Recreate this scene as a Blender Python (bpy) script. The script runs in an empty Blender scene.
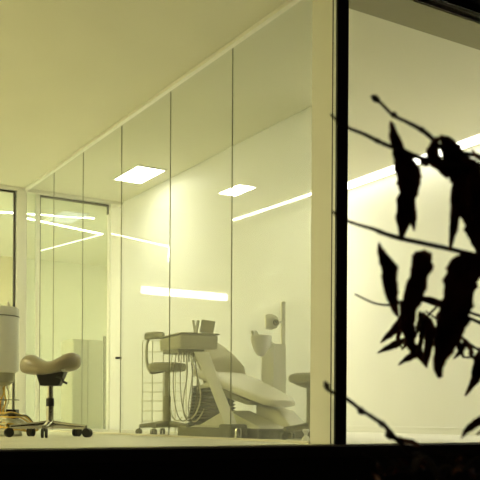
import bpy, bmesh, math, random
from mathutils import Vector, Matrix
random.seed(7)
C = bpy.context.scene
COL = C.collection
# ------------------------------------------------------------------ camera
F_PX, YAW, HZ, ROLL, CAMZ = 869.0, 0.5508, 417.9, 0.0060, 0.172
FLOOR, CEIL = 0.0, 3.122
cam_data = bpy.data.cameras.new('camera')
cam = bpy.data.objects.new('camera', cam_data); COL.objects.link(cam)
Lk = Vector((math.sin(YAW), math.cos(YAW), 0)); Rt = Vector((math.cos(YAW), -math.sin(YAW), 0)); Up = Vector((0, 0, 1))
Rr = Rt*math.cos(ROLL) + Up*math.sin(ROLL); Ur = Up*math.cos(ROLL) - Rt*math.sin(ROLL)
M3 = Matrix((Rr, Ur, -Lk)).transposed()
cam.matrix_world = Matrix.Translation((0, 0, CAMZ)) @ M3.to_4x4()
cam_data.sensor_width = 36.0
cam_data.lens = F_PX/480*36.0
cam_data.shift_y = (HZ-240)/480
cam_data.clip_start = 0.05; cam_data.clip_end = 200
cam_data.dof.use_dof = True; cam_data.dof.focus_distance = 7.6; cam_data.dof.aperture_fstop = 8.0
C.camera = cam
# ------------------------------------------------------------------ night sky and exposure
w = bpy.data.worlds.new('night'); C.world = w; w.use_nodes = True
bg = w.node_tree.nodes['Background']; bg.inputs['Color'].default_value = (0.75, 0.55, 0.4, 1); bg.inputs['Strength'].default_value = 0.018
C.view_settings.view_transform = 'Standard'; C.view_settings.look = 'None'
C.view_settings.gamma = 1.0; C.view_settings.use_curve_mapping = False
C.view_settings.exposure = 0.0
LIGHT = (1.0, 0.92, 0.54)
COOL = (1.0, 0.975, 0.89)
S_PANEL, S_AFILL, S_COVE, S_LINE, S_CFILL = 15.0, 30.0, 4.8, 24.0, 54.0

def V(px, t, z=0.0):
    'plan point seen at column px at forward depth t, at height z'
    p = Lk*t + Rt*((px-240)/F_PX*t); return Vector((p.x, p.y, z))
def Zp(px, py, t):
    return CAMZ + (HZ + (px-240)*ROLL - py)/F_PX*t
def W(px, py, t):
    return V(px, t, Zp(px, py, t))

# ------------------------------------------------------------------ materials
MATS = {}
def mat(name, col, rough=0.5, metal=0.0, noise=0.03, scale=6.0, bump=0.0, spec=0.5, coat=0.0):
    if name in MATS: return MATS[name]
    m = bpy.data.materials.new(name); m.use_nodes = True
    nt = m.node_tree; b = nt.nodes['Principled BSDF']
    b.inputs['Roughness'].default_value = rough; b.inputs['Metallic'].default_value = metal
    b.inputs['Specular IOR Level'].default_value = spec; b.inputs['Coat Weight'].default_value = coat
    tc = nt.nodes.new('ShaderNodeTexCoord'); n = nt.nodes.new('ShaderNodeTexNoise')
    n.inputs['Scale'].default_value = scale; n.inputs['Detail'].default_value = 4
    nt.links.new(tc.outputs['Object'], n.inputs['Vector'])
    r = nt.nodes.new('ShaderNodeValToRGB')
    r.color_ramp.elements[0].color = tuple(max(0, c*(1-noise*2)) for c in col) + (1,)
    r.color_ramp.elements[1].color = tuple(min(1, c*(1+noise*2)) for c in col) + (1,)
    r.color_ramp.elements[0].position = 0.3; r.color_ramp.elements[1].position = 0.7
    nt.links.new(n.outputs['Fac'], r.inputs['Fac']); nt.links.new(r.outputs['Color'], b.inputs['Base Color'])
    if bump:
        bp = nt.nodes.new('ShaderNodeBump'); bp.inputs['Strength'].default_value = bump; bp.inputs['Distance'].default_value = 0.004
        n2 = nt.nodes.new('ShaderNodeTexNoise'); n2.inputs['Scale'].default_value = scale*12
        nt.links.new(tc.outputs['Object'], n2.inputs['Vector'])
        nt.links.new(n2.outputs['Fac'], bp.inputs['Height']); nt.links.new(bp.outputs['Normal'], b.inputs['Normal'])
    MATS[name] = m; return m
def emis(name, strength, col=LIGHT):
    m = bpy.data.materials.new(name); m.use_nodes = True; nt = m.node_tree
    nt.nodes.remove(nt.nodes['Principled BSDF'])
    e = nt.nodes.new('ShaderNodeEmission'); e.inputs['Color'].default_value = (*col, 1); e.inputs['Strength'].default_value = strength
    nt.links.new(e.outputs[0], nt.nodes['Material Output'].inputs['Surface']); return m
def glass(name, tint=(1, 1, 1), film=0.0, filmcol=(0.95, 0.95, 0.90), rough=0.0, refl=1.0):
    'thin architectural pane: clear transmission, fresnel reflection and an optional milky film'
    m = bpy.data.materials.new(name); m.use_nodes = True; nt = m.node_tree
    nt.nodes.remove(nt.nodes['Principled BSDF']); out = nt.nodes['Material Output']
    t = nt.nodes.new('ShaderNodeBsdfTransparent'); t.inputs[0].default_value = (*tint, 1)
    g = nt.nodes.new('ShaderNodeBsdfGlossy'); g.inputs['Roughness'].default_value = rough
    lw = nt.nodes.new('ShaderNodeLayerWeight'); lw.inputs['Blend'].default_value = 0.5
    pw = nt.nodes.new('ShaderNodeMath'); pw.operation = 'POWER'; pw.inputs[1].default_value = 5.0
    nt.links.new(lw.outputs['Facing'], pw.inputs[0])
    mu = nt.nodes.new('ShaderNodeMath'); mu.operation = 'MULTIPLY_ADD'; mu.inputs[1].default_value = 0.96*refl; mu.inputs[2].default_value = 0.04*refl
    nt.links.new(pw.outputs[0], mu.inputs[0])
    last = t
    if film:
        d = nt.nodes.new('ShaderNodeBsdfDiffuse'); d.inputs[0].default_value = (*filmcol, 1)
        tl = nt.nodes.new('ShaderNodeBsdfTranslucent'); tl.inputs[0].default_value = (*filmcol, 1)
        dm = nt.nodes.new('ShaderNodeMixShader'); dm.inputs[0].default_value = 0.5
        nt.links.new(d.outputs[0], dm.inputs[1]); nt.links.new(tl.outputs[0], dm.inputs[2])
        fm = nt.nodes.new('ShaderNodeMixShader'); fm.inputs[0].default_value = film
        nt.links.new(t.outputs[0], fm.inputs[1]); nt.links.new(dm.outputs[0], fm.inputs[2]); last = fm
    mx = nt.nodes.new('ShaderNodeMixShader')
    nt.links.new(mu.outputs[0], mx.inputs[0]); nt.links.new(last.outputs[0], mx.inputs[1]); nt.links.new(g.outputs[0], mx.inputs[2])
    nt.links.new(mx.outputs[0], out.inputs['Surface']); return m

M_CEIL = mat('ceiling_paint', (0.82, 0.80, 0.66), 0.8, noise=0.01, scale=2)
M_WALL = mat('wall_paint', (0.84, 0.83, 0.70), 0.7, noise=0.01, scale=2)
M_FARWALL = mat('cream_wall_paint', (0.80, 0.72, 0.48), 0.7, noise=0.02, scale=1.5)
M_FLOOR = mat('pale_vinyl', (0.71, 0.69, 0.57), 0.38, noise=0.03, scale=3)
M_WHITE = mat('white_lacquer', (0.88, 0.87, 0.78), 0.35, noise=0.01)
M_POST = mat('white_post_paint', (0.90, 0.88, 0.76), 0.6, noise=0.01)
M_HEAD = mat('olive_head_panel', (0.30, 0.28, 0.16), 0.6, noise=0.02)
M_BLACK = mat('black_frame_metal', (0.012, 0.011, 0.010), 0.45, metal=0.0, noise=0.1)
M_ALU = mat('pale_aluminium', (0.75, 0.72, 0.6), 0.35, metal=0.8)
M_DARK = mat('dark_frame', (0.06, 0.055, 0.03), 0.5)
M_OUTWALL = mat('night_plinth', (0.012, 0.011, 0.010), 0.9, noise=0.2, bump=0.4)
M_GROUND = mat('night_paving', (0.05, 0.045, 0.04), 0.95, noise=0.3, scale=5, bump=0.5)
M_SEAM = mat('glass_seam', (0.20, 0.20, 0.11), 0.5)
M_CABINET = mat('beige_cabinet', (0.46, 0.44, 0.30), 0.5)
M_LEATHER = mat('taupe_vinyl', (0.34, 0.29, 0.19), 0.30, noise=0.04, scale=5, coat=0.3, bump=0.05)
M_CHAIRPAD = mat('cream_chair_vinyl', (0.80, 0.77, 0.60), 0.4, noise=0.02, coat=0.1)
M_BACKPAD = mat('beige_backrest_vinyl', (0.58, 0.54, 0.36), 0.45, noise=0.02)
M_PLAST = mat('black_plastic', (0.02, 0.018, 0.014), 0.4)
M_CHROME = mat('chrome', (0.62, 0.60, 0.52), 0.18, metal=1.0)
M_OLIVE = mat('grey_olive_plastic', (0.16, 0.155, 0.09), 0.5)
M_OLIVE2 = mat('grey_green_fabric', (0.28, 0.27, 0.165), 0.6)
M_UNIT = mat('unit_shell', (0.45, 0.43, 0.29), 0.4)
M_UNITW = mat('unit_white', (0.72, 0.70, 0.54), 0.4)
M_BELLOWS = mat('dark_bellows', (0.02, 0.024, 0.013), 0.6)
M_HOSE = mat('dark_hose', (0.14, 0.13, 0.07), 0.5)
M_HOSEW = mat('cream_hose', (0.60, 0.58, 0.40), 0.5)
M_YEL = mat('yellow_cable', (0.75, 0.50, 0.10), 0.5)
M_BARK = mat('dark_twig_bark', (0.035, 0.022, 0.015), 0.9, noise=0.2, scale=60)
M_LEAF = mat('dried_leaf', (0.095, 0.032, 0.018), 0.85, noise=0.5, scale=18, spec=0.15)
M_LEAFO = mat('dried_olive_leaf', (0.13, 0.085, 0.035), 0.8, noise=0.3, scale=18, spec=0.15)
G_FACADE = glass('facade_glass', (0.97, 0.97, 0.93), refl=0.6)
G_PART = glass('partition_glass', (0.97, 0.985, 0.945), film=0.075, refl=0.5)
G_VEIL = glass('milky_partition_glass', (0.96, 0.97, 0.93), film=0.60, refl=0.10)
G_DOOR = glass('door_glass', (0.93, 0.985, 0.91), film=0.05, refl=0.12)
E_PANEL = emis('ceiling_panel_light', S_PANEL, COOL); E_AFILL = emis('unseen_front_fill', S_AFILL)
E_COVE = emis('cove_tube_light', S_COVE, COOL); E_LINE = emis('line_light', S_LINE, COOL); E_LINE3 = emis('faint_line_light', 3.5, COOL); E_COVE2 = emis('thin_cove_light', 34.0, COOL); E_BFILL = emis('unseen_facade_fill', 48.0, COOL); E_CFILL = emis('unseen_back_fill', S_CFILL, COOL)

# ------------------------------------------------------------------ mesh builder
def tag(o, label=None, cat=None, group=None, kind=None):
    for k, v in (('label', label), ('category', cat), ('group', group), ('kind', kind)):
        if v: o[k] = v
    return o
def wloc(o):
    v = Vector((0, 0, 0))
    while o is not None: v += o.location; o = o.parent
    return v
class MB:
    def __init__(s): s.bm = bmesh.new(); s.sm = False
    def box(s, x0, x1, y0, y1, z0, z1, bev=0.0):
        P = [Vector((x, y, z)) for z in (z0, z1) for y in (y0, y1) for x in (x0, x1)]
        return s.hexa(P, bev)
    def hexa(s, P, bev=0.0):
        'P: 8 corners ordered z, y, x'
        b = bmesh.new(); v = [b.verts.new(p) for p in P]
        for f in ((0, 2, 3, 1), (4, 5, 7, 6), (0, 1, 5, 4), (2, 6, 7, 3), (0, 4, 6, 2), (1, 3, 7, 5)): b.faces.new([v[i] for i in f])
        bmesh.ops.recalc_face_normals(b, faces=b.faces)
        if bev: bmesh.ops.bevel(b, geom=list(b.edges), offset=bev, segments=2, affect='EDGES', profile=0.5)
        s._merge(b); return s
    def _merge(s, b):
        me = bpy.data.meshes.new('t'); b.to_mesh(me); b.free(); s.bm.from_mesh(me); bpy.data.meshes.remove(me)
    def obox(s, c, ax, ay, az, bev=0.0):
        c = Vector(c); ax, ay, az = Vector(ax), Vector(ay), Vector(az)
        return s.hexa([c + i*ax + j*ay + k*az for k in (-1, 1) for j in (-1, 1) for i in (-1, 1)], bev)
    def rings(s, R, closed=True, cap=True):
        vs = [[s.bm.verts.new(p) for p in r] for r in R]; n = len(R[0])
        for a, b in zip(vs, vs[1:]):
            for i in range(n if closed else n-1):
                j = (i+1) % n; s.bm.faces.new((a[i], a[j], b[j], b[i]))
        if cap: s.bm.faces.new(list(reversed(vs[0]))); s.bm.faces.new(vs[-1])
        return s
    def lathe(s, c, prof, n=28):
        c = Vector(c); R = []
        for r, z in prof: R.append([c + Vector((r*math.cos(2*math.pi*i/n), r*math.sin(2*math.pi*i/n), z)) for i in range(n)])
        s.sm = True; return s.rings(R)
    def tube(s, pts, r, n=10, smooth_path=True):
        pts = [Vector(p) for p in pts]
        rs = list(r) if isinstance(r, (list, tuple)) else [r]*len(pts)
        if smooth_path and len(pts) > 2:
            Q, q = [], []
            for i in range(len(pts)-1):
                p0, p1, p2, p3 = pts[max(i-1, 0)], pts[i], pts[i+1], pts[min(i+2, len(pts)-1)]
                for k in range(5):
                    t = k/5
                    Q.append(0.5*((2*p1)+(-p0+p2)*t+(2*p0-5*p1+4*p2-p3)*t*t+(-p0+3*p1-3*p2+p3)*t**3)); q.append(rs[i]*(1-t)+rs[i+1]*t)
            Q.append(pts[-1]); q.append(rs[-1]); pts, rs = Q, q
        R = []; up = None
        for i, p in enumerate(pts):
            d = (pts[min(i+1, len(pts)-1)] - pts[max(i-1, 0)]).normalized()
            if up is None: up = d.orthogonal().normalized()
            up = (up - d*up.dot(d)).normalized(); sd = d.cross(up)
            R.append([p + rs[i]*(math.cos(2*math.pi*k/n)*up + math.sin(2*math.pi*k/n)*sd) for k in range(n)])
        s.sm = True; return s.rings(R)
    def loft(s, secs, n=24, e=2.5):
        'secs: (centre, half-axis a, half-axis b); superellipse rings'
        R = []
        for c, a, b in secs:
            c, a, b = Vector(c), Vector(a), Vector(b); r = []
            for i in range(n):
                t = 2*math.pi*i/n; ct, st = math.cos(t), math.sin(t)
                r.append(c + a*math.copysign(abs(ct)**(2/e), ct) + b*math.copysign(abs(st)**(2/e), st))
            R.append(r)
        s.sm = True; return s.rings(R)
    def build(s, name, m, parent=None, origin=None, smooth=None):
        bmesh.ops.recalc_face_normals(s.bm, faces=s.bm.faces)
        if origin is None and parent is None:
            xs = [v.co for v in s.bm.verts]
            origin = Vector((sum(v.x for v in xs)/len(xs), sum(v.y for v in xs)/len(xs), min(v.z for v in xs)))
        off = wloc(parent) if parent is not None else Vector(origin)
        for v in s.bm.verts: v.co -= off
        me = bpy.data.meshes.new(name); s.bm.to_mesh(me); s.bm.free()
        me.materials.append(m)
        if s.sm if smooth is None else smooth:
            for p in me.polygons: p.use_smooth = True
            try: me.set_sharp_from_angle(angle=math.radians(42))
            except Exception: pass
        o = bpy.data.objects.new(name, me); COL.objects.link(o)
        if parent is not None: o.parent = parent
        else: o.location = off
        return o
def thing(name, loc, label, cat, group=None):
    o = bpy.data.objects.new(name, None); COL.objects.link(o); o.location = loc; o.empty_display_size = 0.1
    return tag(o, label, cat, group)
def struct(name, mb, m): return tag(mb.build(name, m), kind='structure')

# ================================================================== THE SETTING
XP, YF, YB, XV, XR = 3.513, 4.549, 11.08, 4.86, 7.05     # partition, facade, back glazing, milky glass wall, right wall
XL, YC = -3.0, 15.9
struct('floor', MB().box(XL-.1, XR+.1, YF-.06, YC+.1, -0.12, 0.0), M_FLOOR)
struct('ceiling', MB().box(XL-.1, XR+.1, YF-.06, YC+.1, CEIL, CEIL+0.15), M_CEIL)
struct('wall_right', MB().box(XR, XR+.12, YF-.06, YC+.1, 0, CEIL), M_WALL)
struct('wall_left', MB().box(XL-.12, XL, YF-.06, YC+.1, 0, CEIL), M_WALL)
struct('wall_back', MB().box(5.02, XR, YC, YC+.12, 0, CEIL), M_WALL)
struct('wall_back_cream', MB().box(XL, 5.02, YC, YC+.12, 0, CEIL), M_FARWALL)
struct('baseboard_right', MB().box(XR-.015, XR, YF+.1, YC, 0, .074, .002), M_WALL)
struct('trim_12', MB().box(XR-.02, XR, YF+.1, YC, .074, .082, .002), M_WHITE)
struct('wall_far', MB().box(XL, 2.1, YB, YB+.1, 0, CEIL), M_WALL)
# outside: plinth under the windows, spandrel over them, ground
struct('wall_front', MB().box(XL-.2, XR+.4, YF-.08, YF+.02, -1.3, -0.085), M_OUTWALL)
struct('wall_spandrel', MB().box(XL-.2, XR+.4, YF-.20, YF+.02, CEIL+.06, CEIL+1.2), M_OUTWALL)
struct('ground', MB().box(-6, 9, -4, YF+.1, -1.45, -1.3), M_GROUND)
# facade frame
def xf(px):   # x on the facade plane at a column
    d = Lk + Rt*((px-240)/F_PX); return d.x/d.y*YF
mx0, mx1 = 3.5065, xf(346.6)*4.515/YF
f = MB(); f.box(XL-.2, XR+.4, YF-.07, YF+.03, -0.085, -0.010, .004); struct('trim_1', f, M_BLACK)
f = MB(); f.box(XL-.2, XR+.4, YF-.07, YF+.03, CEIL+.0, CEIL+.12, .004); struct('trim_2', f, M_BLACK)
f = MB(); f.box(mx0, mx1, 4.515, 4.535, -0.004, CEIL, .003); f.box(mx0+.03, mx1-.005, 4.535, 4.60, -0.004, CEIL, .003); struct('trim_3', f, M_BLACK)
struct('trim_4', MB().box(XP-.006, mx0+.028, 4.535, 4.562, -0.004, CEIL), mat('white_glazing_bead', (.93, .93, .88), .3))
struct('trim_5', MB().box(XP-.008, mx0+.028, 4.562, 4.571, -0.004, CEIL), M_DARK)
struct('trim_13', MB().box(XL, XR, 4.531, 4.541, -.004, .004), M_ALU)
struct('trim_14', MB().box(XL, XR, 4.541, 4.565, -.004, .003), M_DARK)
struct('window_1', MB().box(XL, mx0+.005, 4.522, 4.529, -0.004, CEIL), G_FACADE)
struct('window_2', MB().box(mx1-.005, XR+.02, 4.522, 4.529, -0.004, CEIL), G_FACADE)
f = MB(); f.box(XR+.02, XR+.1, YF-.07, YF+.03, -.004, CEIL); struct('trim_6', f, M_BLACK)
# darker ceiling strip right behind the facade
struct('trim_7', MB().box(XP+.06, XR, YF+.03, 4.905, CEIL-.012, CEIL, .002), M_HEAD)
# white end post of the partition
struct('wall_post', MB().box(XP-.006, XP+.055, 4.571, 4.80, 0, CEIL, .004), M_POST)
# ceiling rail and floor rail of the glass partition
struct('trim_8', MB().box(XP-.03, XP+.03, 4.80, YB, CEIL-.03, CEIL, .004), M_WHITE)
struct('trim_9', MB().box(XP-.02, XP+.02, 4.80, YB, 0, .015), M_ALU)
# back glazing of the front room: door, posts, fixed pane
def frame(mb, x0, x1, y, z0, z1, w, d=.05):
    mb.box(x0, x0+w, y-d/2, y+d/2, z0, z1); mb.box(x1-w, x1, y-d/2, y+d/2, z0, z1); mb.box(x0+w, x1-w, y-d/2, y+d/2, z1-w, z1)
    return mb
f = frame(MB(), 2.12, 3.378, YB, 0, CEIL-.05, .016); d1 = struct('door_1', f, M_DARK)
MB().box(2.142, 3.356, YB-.004, YB+.004, .01, CEIL-.072).build('pane', G_DOOR, d1)
h = MB(); h.tube([(3.30, YB-.05, .95), (3.30, YB-.05, 1.25)], .010, smooth_path=False); h.tube([(3.30, YB-.05, .98), (3.30, YB, .98)], .006, smooth_path=False); h.tube([(3.30, YB-.05, 1.22), (3.30, YB, 1.22)], .006, smooth_path=False)
h.build('door_handle', M_CHROME, d1)
f = MB(); f.box(3.388, XP-.03, YB-.06, YB+.06, 0, CEIL, .004); f.box(XP-.03, XP+.015, YB-.04, YB+.04, 0, CEIL, .004); f.box(3.655, 3.70, YB-.04, YB+.04, 0, CEIL, .004); struct('wall_glazing_post', f, M_WHITE)
f = MB(); f.box(3.705, 4.67, YB-.02, YB+.02, CEIL-.075, CEIL-.05); f.box(3.703, 3.717, YB-.02, YB+.02, 0, CEIL-.075); f.box(4.655, 4.67, YB-.02, YB+.02, CEIL-.18, CEIL-.075); d2 = struct('door_2', f, M_DARK)
MB().box(3.715, 4.655, YB-.004, YB+.004, .01, CEIL-.075).build('pane', G_DOOR, d2)
struct('trim_10', MB().box(4.675, 4.70, YB-.03, YB+.03, 0, CEIL, .003), M_WHITE)
struct('trim_11', MB().box(2.1, XV, YB-.07, YB+.07, CEIL-.045, CEIL, .003), M_WHITE)
struct('window_3', MB().box(XP+.015, 3.655, YB-.004, YB+.004, 0, CEIL-.045), G_DOOR)
# second, milky glass wall
struct('wall_milky_glass', MB().box(XV-.005, XV+.005, 6.62, YB+.45, 0.0, CEIL), G_VEIL)

# clear glass partition panels, about 1.07 m each
ys = [4.80, 5.86, 6.93, 8.00, 9.04, 9.98, YB-.06]
names = ['clear glass partition panel next to the white end post', 'clear glass partition panel in front of the reclined dental chair backrest',
         'clear glass partition panel in front of the wheeled stool with a backrest', 'clear glass partition panel crossed by the upper ends of bright light lines',
         'clear glass partition panel in front of the low beige cabinet', 'farthest clear glass partition panel, touching the back door frame']
for i in range(6):
    p = thing('glass_partition_panel', (XP, (ys[i]+ys[i+1])/2, .015), names[i], 'glass panel', 'glass panels of the long partition')
    MB().box(XP-.005, XP+.005, ys[i]+.003, ys[i+1]-.003, .015, CEIL-.045).build('pane', G_PART, p)
    if i: MB().box(XP-.004, XP+.004, ys[i]-.0025, ys[i]+.0025, .015, CEIL-.045).build('seam', M_SEAM, p)
k = W(118, 358, 0.01); d = Lk + Rt*((118.0-240)/F_PX); tt = XP/d.x
k = W(118, 358, tt)
b = MB(); b.tube([(XP-.03, k.y, k.z), (XP+.03, k.y, k.z)], .012, smooth_path=False)
tag(b.build('glass_knob', M_PLAST), 'small black round knob fixed on the glass partition seam', 'knob')

# ================================================================== LIGHT FIXTURES
def panel(x0, x1, y0, y1, em, label, group):
    t = thing('ceiling_panel_light', ((x0+x1)/2, (y0+y1)/2, CEIL), label, 'ceiling light', group)
    fr = MB(); b = .02
    fr.box(x0-b, x1+b, y0-b, y0, CEIL-.014, CEIL+.0); fr.box(x0-b, x1+b, y1, y1+b, CEIL-.014, CEIL)
    fr.box(x0-b, x0, y0, y1, CEIL-.014, CEIL); fr.box(x1, x1+b, y0, y1, CEIL-.014, CEIL)
    fr.build('frame', M_WHITE, t)
    MB().box(x0, x1, y0, y1, CEIL-.010, CEIL-.001).build('diffuser', em, t)
G1 = 'square ceiling panel lights'
panel(4.285, 4.64, 9.29, 9.98, E_PANEL, 'brightest rectangular ceiling panel light, left of the dimmer one', G1)
panel(5.70, 5.96, 9.34, 9.86, emis('milky_side_panel_light', 120.0, COOL), 'dimmer rectangular ceiling panel light seen through the milky glass', G1)
panel(4.33, 4.71, 11.90, 12.62, emis('far_panel_light', 1.15, COOL), 'far ceiling panel light crossed by the zigzag light lines', G1)
for x, y, n_ in ((-0.9, 7.0, 'near panel of the row closer to the partition'), (-0.9, 9.4, 'far panel of the row closer to the partition'), (-2.3, 7.0, 'near panel of the row by the left wall'), (-2.3, 9.4, 'far panel of the row by the left wall')):  # added panels out of view, there only to light the front room
    panel(x-.3, x+.3, y-.45, y+.45, E_AFILL, 'added unseen fill light of the front room, ' + n_, 'added front room fill panels')
for x, y, n_ in ((0.0, 12.5, 'nearest the back door'), (0.0, 14.4, 'nearest the cream back wall'), (-1.5, 13.4, 'farthest to the left')):  # unseen panels added to brighten the back room
    panel(x-.35, x+.35, y-.45, y+.45, E_CFILL, 'added unseen back room fill panel ' + n_, 'added back room fill panels')
panel(6.0, 6.9, 5.0, 5.45, E_BFILL, 'added ceiling fill panel close to the facade, outside the view on the right', G1)  # added lamp beyond the frame, gives extra light behind the partition
# cove light along the right wall
def strip(pts, width, em, label, name='line_light', drop=.012):
    m = MB()
    R = []
    for i, p in enumerate(pts):
        p = Vector(p); d = (Vector(pts[min(i+1, len(pts)-1)]) - Vector(pts[max(i-1, 0)])).normalized()
        if abs(d.z) > .9: s_, u_ = Vector((1, 0, 0))*width/2, Vector((0, 1, 0))*drop
        else: s_, u_ = Vector((-d.y, d.x, 0)).normalized()*width/2, Vector((0, 0, -drop))
        R.append([p-s_, p+s_, p+s_+u_, p-s_+u_])
    m.rings(R); return tag(m.build(name, em), label, 'light', 'line lights on the ceiling')
strip([(6.90, YF+.38, CEIL-.001), (6.90, 8.85, CEIL-.001)], .20, E_COVE, 'broad bright cove light running along the top of the right wall', 'cove_light')
strip([(6.765, 8.95, CEIL-.001), (6.675, 11.1, CEIL-.001)], .06, E_COVE2, 'thin bright line light along the right wall seen through the glass partition', 'cove_light')
strip([(6.67, 11.14, CEIL-.001), (6.60, 13.1, CEIL-.001)], .04, emis('faint_cove_light', 1.6, COOL), 'faint far line light continuing the thin bright one along the right wall', 'cove_light')
strip([(3.0, 12.66, CEIL-.001), (4.88, 12.11, CEIL-.001)], .020, E_LINE, 'upper line light of the zigzag, reaching the left picture edge')
strip([(4.02, 12.66, CEIL-.001), (5.42, 13.09, CEIL-.001)], .024, E_LINE, 'middle line light of the zigzag, under the upper line')
strip([(5.42, 13.12, CEIL-.001), (5.00, 15.17, CEIL-.001)], 0.020, E_LINE3, 'lowest line light of the zigzag, running back to the left')
strip([(5.50, 12.97, CEIL-.001), (6.75, 13.39, CEIL-.001)], .020, E_LINE, 'right line light of the zigzag, ending at the short upright one')
strip([(6.77, 13.39, CEIL-.002), (6.77, 13.39, CEIL-.26)], .03, E_LINE, 'short upright line light hanging at the right end of the zigzag', drop=.02)
# pendant bar lamp
pl = thing('pendant_bar_lamp', (6.05, 11.4, CEIL), 'long glowing bar lamp hanging level behind the glass, above the stool with a backrest', 'lamp')
MB().box(5.33, 6.75, 11.37, 11.43, 1.955, 2.055, .004).build('light_bar', emis('bar_light', 18.0, COOL), pl)
MB().box(5.33, 6.75, 11.365, 11.435, 2.057, 2.085, .003).build('housing', M_WHITE, pl)
for x in (5.6, 6.5): MB().tube([(x, 11.4, 2.08), (x, 11.4, CEIL)], .0025, 6, False).build('suspension_wire', M_ALU, pl)

# ================================================================== FURNITURE AT THE BACK
# low beige cabinet behind the glass
cx0, cx1 = 4.40, 4.96
cb = thing('beige_cabinet', (4.68, 12.1, 0), 'low beige cabinet with an upright edge profile behind the glass', 'cabinet')
MB().box(4.42, 4.88, 11.75, 12.2, 0.0, 1.28, .006).build('body', M_CABINET, cb)
MB().box(4.43, 4.64, 11.73, 11.748, 0.05, 1.26, .003).build('door', M_CABINET, cb)
MB().box(4.65, 4.86, 11.73, 11.748, 0.05, 1.26, .003).build('door', M_CABINET, cb)
m = MB(); m.box(4.885, 4.91, 11.70, 11.75, 0, 1.34, .003); m.build('edge_profile', M_OLIVE, cb)
# base cabinet and wall board along the right wall
bc = thing('base_cabinet', (6.8, 11.4, 0), 'long white base cabinet under the pale wall board', 'cabinet')
MB().box(6.55, XR-.02, 10.5, 12.6, .08, .92, .005).build('body', M_WALL, bc)
MB().box(6.60, XR-.02, 10.52, 12.58, 0, .08).build('plinth', M_UNIT, bc)
MB().box(6.52, XR-.005, 10.48, 12.62, .92, .95, .004).build('worktop', M_WHITE, bc)
for i in range(3): 
    dr = MB().box(6.533, 6.549, 10.52+.7*i, 11.18+.7*i, .60, .90, .003).build('drawer', M_WALL, bc)
    MB().box(6.515, 6.532, 10.75+.7*i, 10.95+.7*i, .80, .815, .002).build('drawer_handle', M_ALU, dr)
tag(MB().box(XR-.03, XR, 11.0, 12.4, 1.08, 1.84, .004).build('wall_board', mat('bright_board', (0.9, 0.9, 0.84), .3)), 'bright white board on the wall above the base cabinet', 'board')
tag(MB().box(XR-.12, XR, 9.0, 10.95, 1.76, 1.81, .006).build('wall_shelf', M_WHITE), 'slim white shelf on the far wall behind the unit pole', 'shelf')

# ================================================================== STOOLS
def star_base(t, c, R, ang0, mleg, mhub, hubz=.11, wheel=.032, mwheel=None, zleg=.085, legr=.018):
    for k in range(5):
        a = math.radians(ang0 + 72*k); dv = Rt*math.cos(a) + Lk*math.sin(a)
        n = Vector((-dv.y, dv.x, 0))
        m = MB()
        m.loft([(c+dv*.02+Up*(hubz), n*.034, Up*.034), (c+dv*R*.5+Up*(zleg+.012), n*.030, Up*.026), (c+dv*R+Up*zleg, n*.022, Up*.018)], 12, 3)
        m.build('leg', mleg, t)
        p = c + dv*R
        cs = MB(); e = n.normalized()
        cs.tube([p+Up*.075, p+Up*(wheel+.012)], .007, 8, False)
        for s in (-1, 1):
            q = p + e*s*.016 + dv*.008 + Up*(wheel)
            cs.tube([q-e*.008*1, q+e*.008*1], wheel, 18, False)
        cs.build('caster', mwheel or M_PLAST, t)
    m = MB(); m.lathe(c, [(.034, .07), (.042, .08), (.042, .115), (.032, .135)], 20); m.build('hub', mhub, t)

# saddle stool (front room)
T1 = 7.35; s1 = T1/F_PX; c1 = V(50, T1)
st = thing('saddle_stool', c1, 'taupe saddle stool with chrome column on a five-armed chrome wheel base', 'stool')
star_base(st, c1, .33, 203, M_CHROME, M_CHROME, wheel=.039)
zz = lambda py: Zp(50, py, T1)
m = MB(); m.lathe(c1, [(.031, .12), (.031, .33), (.026, .335), (.026, zz(385))], 20); m.build('gas_column', M_CHROME, st)
m = MB(); m.lathe(c1, [(.032, .26), (.034, .262), (.034, .325), (.032, .327)], 20); m.build('column_sleeve', M_PLAST, st)
m = MB()
prof = [(20.5, 364.0, 369.5), (21.5, 360.5, 372), (24.5, 357, 373.6), (29, 354.6, 374.6), (35, 355.2, 375.3), (41, 358.8, 375.4), (47, 361.5, 375), (53, 360.8, 374.2), (59, 357.6, 373), (65, 354, 372), (70, 352.4, 371.3), (75, 352.8, 370), (78.5, 355.4, 367.6), (80, 358.5, 364.6)]
secs = []
for i, (px, a, b) in enumerate(prof):
    u = (px-20)/60.5
    wy = .175*(1-abs(2*u-1)**2.6)**.5 if 0 < u < 1 else .02
    secs.append((c1 + Rt*((px-50)*s1) + Up*(zz((a+b)/2)), Lk*max(wy, .03), Up*((b-a)/2*s1)))
m.loft(secs, 32, 2.3)
# saddle: outer sides droop, a shallow groove along the middle
for v in m.bm.verts:
    d_ = (v.co - c1).dot(Lk); x_ = (v.co - c1).dot(Rt)
    v.co.z -= .55*d_*d_ * (1 if abs(x_) < .2 else .6)
seat = m.build('seat', M_LEATHER, st)
m = MB(); B = lambda px, py, dy: c1 + Rt*((px-50)*s1) + Lk*dy + Up*zz(py)
m.hexa([B(41, 386, -.06), B(60, 386, -.06), B(41, 386, .06), B(60, 386, .06), B(37, 372, -.08), B(67, 369, -.08), B(37, 372, .08), B(67, 369, .08)], .008); m.build('tilt_mechanism', M_PLAST, st)
m = MB(); m.tube([B(58, 377, -.08), B(64, 379, -.12), B(67, 382.5, -.14), B(70.5, 384, -.14)], [.008, .008, .011, .009], 10); m.build('lever', M_PLAST, st)
m = MB(); m.tube([B(65, 370.5, -.08), B(66, 370.5, -.125)], .016, 14, False); m.build('knob', M_WHITE, st)

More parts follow.
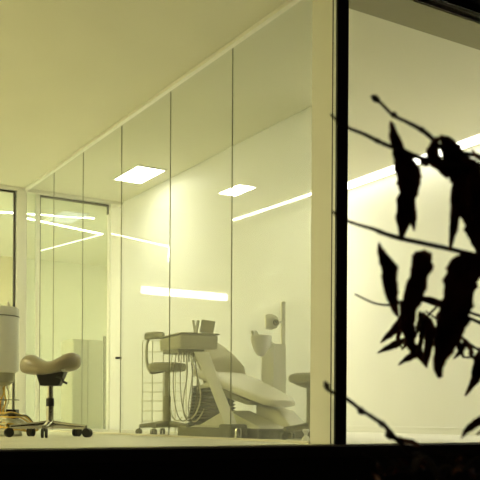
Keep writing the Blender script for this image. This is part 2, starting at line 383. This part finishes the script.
# wheeled stool with backrest (behind the glass)
T2 = 8.62; s2 = T2/F_PX; c2 = V(167, T2)
st = thing('operator_stool', c2, 'grey-green wheeled stool with a small raised backrest, beside the instrument tray', 'stool')
star_base(st, c2, .275, 176, M_OLIVE2, M_OLIVE2, wheel=.030, mwheel=M_OLIVE)
z2 = lambda py: Zp(167, py, T2)
m = MB(); m.lathe(c2, [(.038, .12), (.038, .38), (.030, .385), (.030, z2(372))], 20); m.build('gas_column', M_OLIVE2, st)
m = MB(); m.lathe(c2, [(.10, z2(372)), (.17, z2(371)), (.185, z2(369)), (.19, z2(366.5)), (.18, z2(364)), (.14, z2(363)), (.03, z2(362.8))], 32); m.build('seat', M_OLIVE2, st)
B2 = lambda px, py, dy: c2 + Rt*((px-167)*s2) + Lk*dy + Up*z2(py)
m = MB()
m.loft([(B2(143.5, 337, .02), Lk*.01, Up*.02), (B2(145, 336.5, .0), Lk*.03, Up*.036), (B2(155, 336, -.06), Lk*.035, Up*.038), (B2(163, 336.4, -.10), Lk*.032, Up*.034), (B2(165, 336.6, -.11), Lk*.01, Up*.02)], 20, 2.6); m.build('backrest', M_OLIVE2, st)
m = MB(); m.tube([B2(160, 371, .0), B2(151, 372, .02), B2(147, 367, .05), B2(145.5, 356, .06), B2(146, 344, .05), B2(149, 337, .0)], [.016, .016, .015, .014, .013, .012], 10); m.build('back_bar', M_OLIVE2, st)
m = MB(); m.tube([B2(163, 372, -.06), B2(156, 374, -.12), B2(151, 374, -.14)], .007, 8); m.build('lever', M_OLIVE, st)
# wire rack hinted behind it
wr = thing('wire_rack', V(160, 9.3), 'tall thin wire rack of light rods behind the stool with a backrest', 'rack')
m = MB(); q = lambda px, py: W(px, py, 9.3)
for px in (142, 152, 163, 175, 186): m.tube([V(px, 9.3, 0), q(px, 340 if px != 142 else 342)], .0045, 6, False)
for py in (341, 352, 383, 392, 401, 411, 421): m.tube([q(142, py), q(186, py)], .0035, 6, False)
m.build('rod_grid', M_UNIT, wr)

# third stool, cut by the post
T3 = 7.0; s3 = T3/F_PX; c3 = V(312, T3)
st = thing('round_stool', c3, 'dark low round stool half hidden by the white end post', 'stool')
star_base(st, c3, .24, 200, M_OLIVE2, M_OLIVE, wheel=.028, mwheel=M_OLIVE)
z3 = lambda py: Zp(312, py, T3)
m = MB(); m.lathe(c3, [(.045, .12), (.045, z3(386))], 20); m.build('gas_column', M_OLIVE, st)
m = MB(); m.lathe(c3, [(.06, z3(388)), (.13, z3(385)), (.15, z3(383.5)), (.12, z3(383))], 28); m.build('seat_plate', M_OLIVE, st)
m = MB(); m.lathe(c3, [(.14, z3(384)), (.185, z3(382)), (.195, z3(379)), (.185, z3(375.5)), (.15, z3(373.5)), (.04, z3(373))], 32); m.build('seat', M_OLIVE2, st)
p = V(306.0, 6.75)
m = MB(); m.lathe(p, [(.035, .0), (.028, .02), (.012, .04), (.016, .055), (.030, .075), (.022, .088)], 18)
tag(m.build('waste_cup', M_WHITE), 'tiny white waisted cup on the floor by the white end post', 'cup')

# ================================================================== DENTAL CHAIR (axis along the partition)
CX = 4.12
dc = thing('dental_chair', (CX, 6.8, 0), 'cream reclined dental chair on a low base with dark ribbed bellows', 'dental chair')
X_ = Vector((1, 0, 0))
def sect(y, z, w, th, tilt=0.0, x=CX):
    return ((x, y, z), X_*w, Vector((0, math.sin(tilt)*th, math.cos(tilt)*th)))
m = MB()
tl = .25
m.loft([sect(y+.17, z, w_, t_, tl) for y, z, w_, t_ in ((7.10, .605, .10, .030), (7.06, .597, .22, .05), (6.90, .57, .25, .058), (6.60, .50, .25, .058), (6.35, .43, .235, .054),
        (6.10, .362, .205, .050), (5.95, .322, .18, .048), (5.88, .304, .145, .042), (5.84, .296, .08, .028))], 32, 3.0)
m.build('seat_cushion', M_CHAIRPAD, dc)
m = MB()
bk = [(6.99, .50, .14, .045), (7.01, .54, .20, .075), (7.10, .64, .235, .09), (7.25, .75, .225, .09), (7.42, .85, .205, .082), (7.52, .915, .16, .068), (7.57, .95, .09, .045)]
m.loft([((CX+.045, y, z), X_*a, Vector((0, b*.9, -b*.45))) for y, z, a, b in bk], 32, 2.4); m.build('backrest', M_BACKPAD, dc)
m = MB(); m.loft([((CX, 7.56, .93), X_*.05, Vector((0, .02, 0))), ((CX, 7.60, .985), X_*.05, Vector((0, .02, 0)))], 12); m.build('headrest_bar', M_OLIVE, dc)
# seat shell under the cushion
m = MB(); m.hexa([Vector(v) for v in ((CX-.15, 6.35, .28), (CX+.17, 6.35, .28), (CX-.15, 6.85, .38), (CX+.17, 6.85, .38), (CX-.19, 6.28, .32), (CX+.19, 6.28, .32), (CX-.2, 7.1, .53), (CX+.2, 7.1, .53))], .02); m.build('seat_shell', M_OLIVE2, dc)
# bellows
m = MB(); N = 13; R = []
for i in range(2*N+1):
    f_ = i/(2*N); z = .085 + .385*f_; o = .0 if i % 2 else .022
    y0, y1 = 6.72 + .10*f_, 7.33 - .10*f_
    R.append([Vector((CX-.19-o, y0-o, z)), Vector((CX-.04+o, y0-o, z)), Vector((CX-.04+o, y1+o, z)), Vector((CX-.19-o, y1+o, z))])
m.rings(R); m.build('bellows', M_BELLOWS, dc)
m = MB(); m.hexa([Vector(v) for v in ((CX-.22, 6.82, .46), (CX+.2, 6.82, .46), (CX-.22, 7.18, .43), (CX+.2, 7.18, .43), (CX-.2, 6.85, .53), (CX+.2, 6.85, .53), (CX-.2, 7.14, .47), (CX+.2, 7.14, .47))], .02); m.build('bellows_cover', M_UNITW, dc)
# white wedge cover over the base
m = MB(); m.hexa([Vector(v) for v in ((CX-.27, 5.97, .085), (CX+.27, 5.97, .085), (CX-.27, 7.17, .085), (CX+.27, 7.17, .085), (CX-.25, 6.0, .10), (CX+.25, 6.0, .10), (CX-.25, 7.1, .105), (CX+.25, 7.1, .105))], .006)
m.hexa([Vector(v) for v in ((CX-.25, 5.99, .095), (CX-.0, 5.99, .095), (CX-.25, 7.05, .095), (CX-.0, 7.05, .095), (CX-.24, 6.50, .235), (CX-.02, 6.50, .235), (CX-.24, 6.60, .235), (CX-.02, 6.60, .235))], .006); m.build('base_cover', M_UNITW, dc)
m = MB(); m.box(CX-.29, CX+.29, 5.95, 7.38, 0, .083, .01); m.build('base_plate', M_OLIVE, dc)
m = MB(); m.hexa([Vector(v) for v in ((CX+.02, 5.92, .09), (CX+.22, 5.92, .09), (CX+.02, 6.5, .09), (CX+.22, 6.5, .09), (CX+.04, 6.15, .24), (CX+.2, 6.15, .24), (CX+.04, 6.5, .29), (CX+.2, 6.5, .29))], .012); m.build('leg_support', M_UNITW, dc)
m = MB(); m.box(CX-.31, CX-.295, 6.1, 6.45, .03, .07, .003); m.build('pedal_slot', M_PLAST, dc)

# ================================================================== DELIVERY UNIT (tray on slanting arm)
du = thing('delivery_unit', V(232, 7.05), 'dental instrument tray on a slanting arm with hanging hoses, left of the dental chair', 'dental unit')
P0 = V(180, 7.95); a_ = (Rt*.34 + Lk*.13); b_ = (-Rt*.226 + Lk*.27)
zt, zb = .955, .805
def H_(p, z): return Vector((p.x, p.y, z))
m = MB(); m.hexa([H_(P0+a_*.02+b_*.02, zb), H_(P0+a_, zb), H_(P0+b_*.95, zb-.015), H_(P0+a_+b_*.42, zb), H_(P0, zt-.015), H_(P0+a_*1.02, zt-.015), H_(P0+b_, zt-.045), H_(P0+a_+b_*.45, zt-.015)], .018); m.build('tray_body', M_UNIT, du)
m = MB(); m.hexa([H_(P0-a_*.02-b_*.02, zt-.014), H_(P0+a_*1.05, zt-.014), H_(P0+b_*1.02-a_*.02, zt-.04), H_(P0+a_*1.02+b_*.5, zt-.014), H_(P0-a_*.02-b_*.02, zt), H_(P0+a_*1.05, zt), H_(P0+b_*1.02-a_*.02, zt-.028), H_(P0+a_*1.02+b_*.5, zt)], .005); m.build('tray_rim', M_OLIVE2, du)
m = MB(); c_ = P0+a_*.35+b_*.45; m.obox(H_(c_, zb-.02), a_*.35, b_*.35, Up*.02, .006); m.build('hose_holder', M_OLIVE, du)
q0, q1 = W(201, 352, 8.0), W(216, 388, 7.6); q2 = W(233, 430, 7.15)
m = MB()
ex = Rt*.052; ey = Lk*.035
m.loft([(q0, ex*1.35, ey), (q1, ex, ey), (q2, ex*1.05, ey)], 16, 4); m.build('arm', M_UNITW, du)
m = MB(); m.loft([(W(192, 345, 8.15), Rt*.06, Lk*.05), (W(196, 353, 8.1), Rt*.08, Lk*.05), (W(203, 362, 7.95), Rt*.06, Lk*.04)], 16, 3); m.build('arm_joint', M_UNIT, du)
m = MB(); m.box(q2.x-.09, q2.x+.09, q2.y-.09, q2.y+.09, 0, .12, .02); m.build('foot', M_OLIVE, du)
m = MB(); m.lathe(V(238, 6.98), [(.03, .0), (.03, .075), (.02, .09)], 14); m.build('foot_knob', M_CHROME, du)
hoses = [
 (M_HOSE, .0045, [(176, 353), (173, 375), (174, 398), (178, 416), (184, 421), (190, 412), (192, 392), (192, 370)]),
 (M_HOSE, .0045, [(181, 354), (180, 380), (182, 405), (187, 418), (193, 414), (196, 398), (197, 375)]),
 (M_HOSE, .005, [(186, 354), (187, 374), (184, 394), (183, 410), (187, 420), (192, 419), (195, 408)]),
 (M_HOSE, .0045, [(190, 354), (192, 372), (190, 392), (188, 408), (191, 417), (196, 412), (200, 398)]),
 (M_HOSE, .005, [(194, 354), (196, 370), (198, 386), (197, 402), (192, 416)]),
 (M_HOSEW, .008, [(196, 356), (201, 374), (206, 390), (206, 404), (201, 415), (196, 421), (192, 421)]),
 (M_HOSEW, .008, [(190, 356), (196, 374), (200, 390), (200, 402), (196, 413), (191, 419)]),
 (M_HOSEW, .006, [(172, 354), (169, 376), (169, 400), (172, 416), (177, 421), (182, 417)]),
]
for i, (mm, r, pts) in enumerate(hoses):
    m = MB(); m.tube([W(x, y, 8.02 + .03*((i*5) % 4)) for x, y in pts], r, 8); m.build('hose', mm, du)
for i, px in enumerate((178, 183, 188, 193)):
    m = MB(); m.tube([W(px, 352, 8.0), W(px+.5, 362, 8.0)], [.010, .006], 10, False); m.build('handpiece', M_OLIVE, du)
# things on the tray
bx = V(207, 8.08); e1 = Rt*.065 + Lk*.0
m = MB(); m.obox(Vector((bx.x, bx.y, zt+.062)), Rt*.062+Up*-.008, Lk*.04, Up*.056+Rt*.010, .004)
g = m.build('glove_box', M_UNIT); tag(g, 'small olive box tilted on the instrument tray', 'box')
m = MB(); 
bx = V(193.6, 8.05); m.obox(Vector((bx.x, bx.y, zt+.058)), Rt*.010, Lk*.05, Up*.056-Rt*.008, .002); m.obox(Vector((bx.x, bx.y, zt+.058))+Rt*.028, Rt*.010, Lk*.05, Up*.056+Rt*.010, .002)
tag(m.build('upright_folder', M_CHAIRPAD), 'pale upright folder beside the tilted box on the tray', 'folder')

M_PALE = mat('pale_unit_panel', (0.90, 0.88, 0.76), 0.5)
# ================================================================== ASSISTANT UNIT behind the chair
T4 = 8.25; z4 = lambda py: Zp(273, py, T4)
c4 = V(273.5, T4)
au = thing('spittoon_unit', c4, 'upright unit with a spittoon bowl and a thin pole behind the dental chair', 'dental unit')
m = MB(); m.box(c4.x-.005, c4.x+.14, c4.y, c4.y+.21, 0, z4(343.5), .004); m.build('column', M_PALE, au)
cb_ = V(260.5, 8.15)
m = MB(); m.lathe(cb_, [(.02, z4(357)), (.045, z4(355)), (.075, z4(350)), (.095, z4(343)), (.10, z4(337)), (.092, z4(336.6)), (.06, z4(343)), (.02, z4(347))], 28); m.build('bowl', M_WHITE, au)
m = MB(); m.loft([(cb_+Up*z4(343), Vector((.02, .02, 0)), Up*.04), (c4+Vector((.05, .08, z4(345))), Vector((.02, .02, 0)), Up*.03)], 12, 3); m.build('bowl_arm', M_WHITE, au)
for px in (251.5, 255): 
    m = MB(); m.tube([W(px+2.5, 339, 8.1), W(px, 331, 8.1)], [.016, .012], 12, False); m.build('suction_tip', M_UNITW, au)
cp = V(282.3, T4+.12)
m = MB(); m.box(cp.x-.020, cp.x+.020, cp.y-.015, cp.y+.015, z4(343.6), z4(300), .003); m.build('pole', M_PALE, au)
m = MB(); hc = W(271, 322, T4+.05)
m.loft([(hc - Rt*.065, Lk*.02, Up*.045), (hc - Rt*.055, Lk*.045, Up*.07), (hc, Lk*.055, Up*.078), (hc + Rt*.05, Lk*.045, Up*.055), (hc + Rt*.065, Lk*.02, Up*.03)], 24, 2.4); m.build('lamp_head', M_WALL, au)
hl = W(275.5, 322.5, T4-.02)
m = MB(); m.tube([hl, hl - Lk*.03], [.030, .026], 20, False); ln = m.build('lens_rim', M_OLIVE, au)
m = MB(); m.tube([hl - Lk*.029, hl - Lk*.034], [.015, .014], 16, False); m.build('lens', M_PLAST, ln)
m = MB(); m.tube([hc + Rt*.05, Vector((cp.x, cp.y, hc.z+.01))], .012, 10, False); m.build('lamp_arm', M_WHITE, au)

# ================================================================== WHITE CYLINDER UNIT at the left edge
T5 = 7.6; s5 = T5/F_PX; c5 = V(-2.0, T5); z5 = lambda py: Zp(0, py, T5)
wc = thing('cylinder_unit', c5, 'large white upright cylinder unit with cables below, at the left picture edge', 'medical unit')
r5 = 20*s5
m = MB(); m.lathe(c5, [(r5*.85, z5(373)), (r5*.98, z5(371.5)), (r5, z5(369)), (r5, z5(319)), (r5*.985, z5(318.4)), (r5*.985, z5(317.6)), (r5*.99, z5(317))], 40); m.build('body', M_WHITE, wc)
m = MB(); m.lathe(c5, [(r5*.97, z5(317)), (r5*.99, z5(316)), (r5*1.0, z5(309.5)), (r5*.93, z5(307.5)), (r5*.3, z5(307))], 40); m.build('lid', M_WHITE, wc)
m = MB(); m.lathe(c5, [(r5*.9, z5(317.3)), (r5*1.012, z5(317.2)), (r5*1.012, z5(316.4)), (r5*.9, z5(316.3))], 40); m.build('rim_ring', M_OLIVE, wc)
m = MB(); m.lathe(c5, [(r5*.45, z5(386)), (r5*.62, z5(384)), (r5*.76, z5(382)), (r5*.80, z5(374)), (r5*.80, z5(373))], 32); m.build('collar', M_UNIT, wc)
m = MB(); m.lathe(c5, [(.05, .06), (.05, z5(384))], 20); m.build('column', M_WHITE, wc)
m = MB(); m.lathe(c5, [(.20, 0), (.21, .02), (.20, .05), (.06, .07)], 32); m.build('base', M_UNITW, wc)
p = V(7.5, T5-.02); m = MB(); m.tube([H_(p, z5(308)), H_(p, z5(302))], [.022, .007], 12, False); m.build('nozzle', M_UNITW, wc)
p = V(9, T5-.06); m = MB(); m.obox(H_(p, z5(400)), Rt*.075, Lk*.05, Up*.004); m.build('small_shelf', M_OLIVE, wc)
p = V(9, T5+.12); m = MB(); m.obox(H_(p, z5(414)), Rt*.075, Lk*.06, Up*.042, .006); cb5 = m.build('control_box', M_PLAST, wc)
m = MB(); m.tube([H_(p, z5(414))+Rt*.035-Lk*.06, H_(p, z5(414))+Rt*.035-Lk*.068], .015, 14, False); m.build('dial', M_OLIVE, cb5)
m = MB(); m.obox(H_(p, .03)+Lk*0, Rt*.07, Lk*.06, Up*.03, .004); m.obox(H_(p, .08), Rt*.02, Lk*.02, Up*.08, .0); m.build('box_stand', M_OLIVE, wc)
rc = random.Random(3)
for i in range(4):
    x0 = -1+2.6*i
    m = MB(); m.tube([W(x0+rc.uniform(-1, 1), 383, T5), W(x0+rc.uniform(-3, 3), 392, T5-.03), W(x0+rc.uniform(-3, 4), 402, T5-.05), W(x0+rc.uniform(-2, 4), 412, T5-.05), W(x0+rc.uniform(0, 8), 421, T5-.04), W(x0+rc.uniform(8, 16), 427, T5)], .006 if i % 2 else .008, 8)
    m.build('cable', M_YEL if i in (0, 1, 2) else M_HOSEW, wc)
for i in range(10):
    y = 412+1.8*i
    m = MB(); m.tube([W(-6, y+rc.uniform(-3, 3), T5+rc.uniform(-.05, .1)), W(3, y+rc.uniform(-3, 2), T5-.1), W(11, y+rc.uniform(-1, 2), T5-.12), W(20, min(430, y+rc.uniform(0, 4)), T5), W(28, min(431, y+3+rc.uniform(0, 4)), T5+.1), W(38, 430, T5+.15)], rc.choice((.006, .009)), 8)
    m.build('cable', rc.choice((M_HOSEW, M_HOSE, M_HOSEW, M_YEL)), wc)

# ================================================================== SHRUB OUTSIDE
TW = 1.45
sh = thing('leafless_shrub', V(590, TW, -1.3), 'dark shrub outside with thin twigs and a few curled dry leaves', 'shrub')
root = lambda z: V(590, TW, z)
m = MB(); m.tube([root(-1.3), root(-.8)+Vector((.01, .02, 0)), root(-.2)+Vector((-.01, 0, 0)), root(.3), root(.75)], [.02, .018, .015, .012, .006], 12); m.build('trunk', M_BARK, sh)
def branch(pts, t, r=1.6, tip=.55, endz=None):
    P = [W(x, y, t) for x, y in pts]
    n = len(P); r *= 1.3; tip *= 1.5; rs = [(tip + (r-tip)*min(1, i/(n-1)*1.6))*t/F_PX for i in range(n)]
    if endz is not None: P.append(root(endz)); rs.append(r*1.6*t/F_PX)
    m = MB(); m.tube(P, rs, 8)
    return m.build('twig', M_BARK, sh)
def bud(x, y, t, dx, dy, l, w, par):
    d = Vector((dx, dy)).normalized()
    m = MB(); sc = t/F_PX; w *= 1.4
    m.tube([W(x-d.x*l/2, y-d.y*l/2, t), W(x-d.x*l/6, y-d.y*l/6, t), W(x+d.x*l/4, y+d.y*l/4, t), W(x+d.x*l/2, y+d.y*l/2, t)], [.3*sc, w*.5*sc, w*.4*sc, .3*sc], 8); m.build('bud', M_BARK, par)
bA = branch([(369, 96), (377, 101), (391, 115), (405, 122), (420, 130), (430, 138), (437, 146), (455, 152), (490, 160)], TW, 1.8, .9, .55)
bB = branch([(329, 114), (334, 119), (347, 128), (362, 134), (376, 141), (390, 147), (402, 151), (413, 156), (428, 160), (450, 165), (490, 172)], TW-.02, 1.8, .8, .53)
bC = branch([(331, 211), (337, 216), (352, 223), (372, 229), (382, 233), (398, 238), (416, 242), (440, 247), (470, 254), (500, 261)], TW, 1.8, .9, .38)
bD = branch([(354, 294), (366, 300), (377, 304), (390, 305), (402, 302), (414, 298), (430, 300), (452, 306), (480, 316), (510, 322)], TW+.35, 1.1, .6)
bE = branch([(325, 381), (327, 389), (345, 398), (360, 409), (375, 419), (383, 424), (391, 433), (398, 441), (412, 455), (440, 475)], TW, 1.8, 1.1, -.25)
bF = branch([(425, 311), (440, 322), (455, 332), (470, 345), (492, 356)], TW+.3, 1.1, .6)
bG = branch([(452, 308), (465, 316), (480, 323), (500, 330)], TW+.25, 1.3, .9, .18)
bH = branch([(462, 357), (472, 357), (485, 352), (505, 345)], TW+.3, 1.0, .6, .12)
bI = branch([(455, 160), (470, 168), (482, 174), (500, 178)], TW+.1, 1.5, 1.0)
bJ = branch([(478, 420), (492, 412), (520, 400)], TW+.1, 1.2, .7, .03)
bK = branch([(404, 318), (412, 326), (414, 338), (418, 330), (428, 315), (440, 303)], TW+.32, .9, .5)
for a in ((374, 99, .8, .6, 11, 5, bA), (392, 115, .8, .5, 8, 5, bA), (420, 130, .9, .45, 8, 4.5, bA), (337, 122, .8, .6, 8, 4, bB), (376, 141, .9, .35, 9, 4, bB),
          (379, 232, .9, .4, 11, 4, bC), (336, 214, .8, .6, 6, 3, bC), (417, 242, .9, .2, 6, 3, bC), (361, 411, .8, .6, 10, 5.5, bE), (382, 424, .7, .7, 8, 5, bE), (390, 435, .6, .8, 12, 7, bE), (327, 386, .4, .8, 8, 4.5, bE)):
    bud(a[0], a[1], TW, *a[2:6], a[6])
def leaf(pts, t, par, mt=None, seed=0, cup=.35, rag=.10):
    'pts: (px, py, width px) along the midrib; cupped, ragged-edged, dry and curled'
    r = random.Random(seed); sc = t/F_PX
    P = []
    for i in range(len(pts)-1):
        for k in range(4):
            f_ = k/4; P.append([pts[i][j]*(1-f_)+pts[i+1][j]*f_ for j in range(3)])
    P.append(list(pts[-1])); n = len(P); K = 7
    top, bot = [], []
    ph = r.uniform(0, 6)
    for i, (x, y, w_) in enumerate(P):
        a, b = P[max(0, i-1)], P[min(n-1, i+1)]
        d = Vector((b[0]-a[0], b[1]-a[1])); d = d.normalized() if d.length else Vector((0, 1)); nn = Vector((-d.y, d.x))
        dz = .03*math.sin(ph + 3*i/n); ws = w_*.5
        r1, r2 = 1+rag*r.uniform(-1, 1)+.06*math.sin(i*1.3+ph), 1+rag*r.uniform(-1, 1)+.06*math.cos(i*1.1+ph)
        row = []
        for k in range(K):
            s_ = (k/(K-1)*2-1); q = s_*ws*(r1 if s_ < 0 else r2)
            dep = cup*ws*2*sc*(abs(s_)**1.5) + .002*math.sin(i*.9+k*1.7+ph)
            row.append(W(x+nn.x*q, y+nn.y*q, t+dz) - Lk*dep)
        top.append(row); bot.append([p + Lk*.0012 for p in row])
    m = MB(); R = [a + list(reversed(b)) for a, b in zip(top, bot)]
    m.rings(R); m.sm = True
    return m.build('leaf', mt or M_LEAF, par)
L = [
 (bB, 0, None, [(389, 121, 2), (390, 127, 6), (392, 138, 10), (396, 150, 12), (400, 163, 19), (405, 174, 26), (406, 186, 23), (405, 198, 18), (403, 208, 18), (402, 220, 17), (401, 230, 9), (400, 241, 3)]),
 (bB, .02, None, [(408, 200, 8), (410, 210, 10), (411, 220, 8), (413, 231, 2)]),
 (bA, 0, None, [(436, 137, 3), (432, 145, 9), (430, 155, 13), (433, 163, 14), (441, 167, 14), (449, 176, 14)]),
 (bA, .02, None, [(437, 137, 4), (443, 142, 13), (447, 151, 20), (452, 160, 22), (459, 175, 28), (465, 190, 34), (468, 202, 30), (473, 215, 30), (476, 228, 32), (480, 242, 26), (484, 258, 10)]),
 (bA, -.02, None, [(428, 158, 6), (424, 163, 9), (418, 163, 5)]),
 (bI, 0, None, [(474, 168, 6), (476, 180, 22), (478, 195, 30), (481, 215, 30), (484, 232, 20)]),
 (bI, -.03, None, [(462, 158, 3), (470, 164, 8), (478, 168, 8), (486, 172, 6)]),
 (bI, -.05, None, [(470, 150, 1.5), (474, 155, 5), (479, 160, 5), (484, 162, 3)]),
 (bI, -.06, M_LEAFO, [(472, 160, 2), (478, 168, 4), (482, 176, 2)]),
 (bC, 0, None, [(453, 180, 4), (453, 195, 9), (453, 212, 10), (452, 228, 9), (450, 240, 6), (449, 250, 2)]),
 (bC, 0, None, [(378, 242, 1.5), (379, 250, 6), (383, 260, 12), (388, 270, 16), (388, 284, 16), (391, 298, 12), (394, 308, 8), (397, 317, 3)]),
 (bC, .01, None, [(418, 251, 10), (419, 256, 20), (420, 266, 21), (416, 280, 20), (412, 294, 20), (408, 308, 16), (406, 322, 15), (408, 334, 13), (410, 345, 9), (412, 354, 3)]),
 (bC, -.03, None, [(474, 255, 6), (467, 261, 22), (460, 268, 30), (457, 280, 33), (456, 294, 32), (453, 308, 31), (450, 322, 30), (446, 336, 26), (442, 348, 21), (438, 360, 15), (437, 370, 9), (440, 378, 5)]),
 (bC, -.04, None, [(480, 252, 8), (478, 262, 16), (474, 272, 14), (470, 284, 6)]),
 (bK, .1, None, [(401, 314, 2), (397, 324, 7), (392, 332, 8), (386, 337, 6), (380, 343, 1)]),
 (bK, .1, None, [(409, 337, 2), (402, 341, 6), (394, 345, 8), (385, 349, 5), (377, 353, 1)]),
 (bK, .08, None, [(422, 348, 2), (414, 354, 8), (408, 358, 7), (403, 361, 4), (398, 365, 1.5)]),
 (bK, .06, None, [(422, 312, 2), (426, 320, 7), (429, 330, 9), (428, 342, 9), (426, 354, 8), (426, 367, 1.5)]),
 (bK, .05, None, [(411, 342, 3), (416, 350, 8), (421, 358, 7), (427, 368, 1.5)]),
 (bD, 0, None, [(414, 297, 2), (421, 299, 6), (430, 301, 8), (438, 304, 7), (446, 307, 3)]),
 (bK, .07, M_LEAFO, [(419, 311, 2), (420, 320, 7), (418, 328, 6), (417, 334, 1)]),
 (bK, .09, M_LEAFO, [(412, 312, 2), (408, 322, 5), (403, 334, 1)]),
 (bD, .0, None, [(400, 300, 2), (402, 312, 6), (404, 322, 8), (402, 332, 3)]),
 (bF, 0, None, [(440, 322, 2), (439, 312, 5), (436, 318, 3)]),
 (bF, 0, None, [(452, 332, 2), (456, 340, 6), (459, 348, 6), (463, 358, 1)]),
 (bF, .02, None, [(460, 336, 2), (466, 343, 5), (470, 350, 4), (474, 353, 1)]),
 (bF, -.02, None, [(446, 330, 3), (447, 340, 9), (444, 352, 8), (440, 362, 2)]),
 (bH, 0, None, [(482, 348, 6), (478, 360, 11), (477, 370, 12), (474, 380, 9), (469, 389, 5), (465, 396, 1.5)]),
 (bH, .02, None, [(474, 357, 2), (475, 364, 5), (476, 370, 2)]),
 (bJ, 0, None, [(484, 417, 6), (477, 422, 9), (470, 427, 8), (465, 432, 5), (461, 439, 1)]),
 (bJ, 0, M_LEAFO, [(484, 431, 4), (479, 433, 3), (476, 435, 1)]),
 (bK, .12, None, [(414, 330, 2), (411, 338, 6), (405, 345, 5), (401, 350, 1)]),
 (bK, .11, None, [(418, 318, 2), (423, 326, 6), (421, 336, 6), (419, 344, 1)]),
 (bK, .09, None, [(430, 318, 2), (432, 328, 5), (431, 338, 6), (427, 346, 1)]),
 (bK, .12, None, [(399, 318, 2), (400, 328, 5), (397, 338, 5), (401, 348, 1)]),
 (bK, .10, M_LEAFO, [(424, 334, 2), (420, 342, 5), (418, 352, 5), (415, 359, 1)]),
 (bF, .03, None, [(436, 318, 2), (438, 328, 6), (436, 338, 5), (433, 345, 1)]),
 (bF, .03, None, [(464, 340, 2), (462, 348, 6), (457, 355, 4), (453, 359, 1)]),
 (bF, .04, None, [(472, 346, 2), (470, 354, 5), (474, 360, 1)]),
 (bE, 0, None, [(398, 437, 2), (404, 441, 6), (411, 442, 6), (420, 447, 5)]),
]
for i, (par, dt, mt_, pts) in enumerate(L):
    base = TW if par not in (bD, bF, bH, bK) else TW+.25
    leaf(pts, base+dt, par, mt_, i)
# low twigs in front of the dark plinth
rb = random.Random(11)
for i in range(7):
    x0 = rb.uniform(360, 470); 
    b_i = branch([(x0, 449+rb.uniform(0, 8)), (x0+12, 458+rb.uniform(0, 6)), (x0+25, 470+rb.uniform(-4, 6)), (x0+60, 490)], TW+.1*rb.uniform(-1, 1), 1.2, .7, -.35-.05*i)
    for k in range(2):
        x1, y1 = x0+rb.uniform(4, 20), 458+rb.uniform(-2, 14); dx, dy = rb.uniform(-12, 12), rb.uniform(6, 14)
        leaf([(x1, y1, 2), (x1+dx*.4, y1+dy*.4, 6), (x1+dx*.8, y1+dy*.8, 4), (x1+dx, y1+dy, 1)], TW, b_i, None, 100+i*3+k)
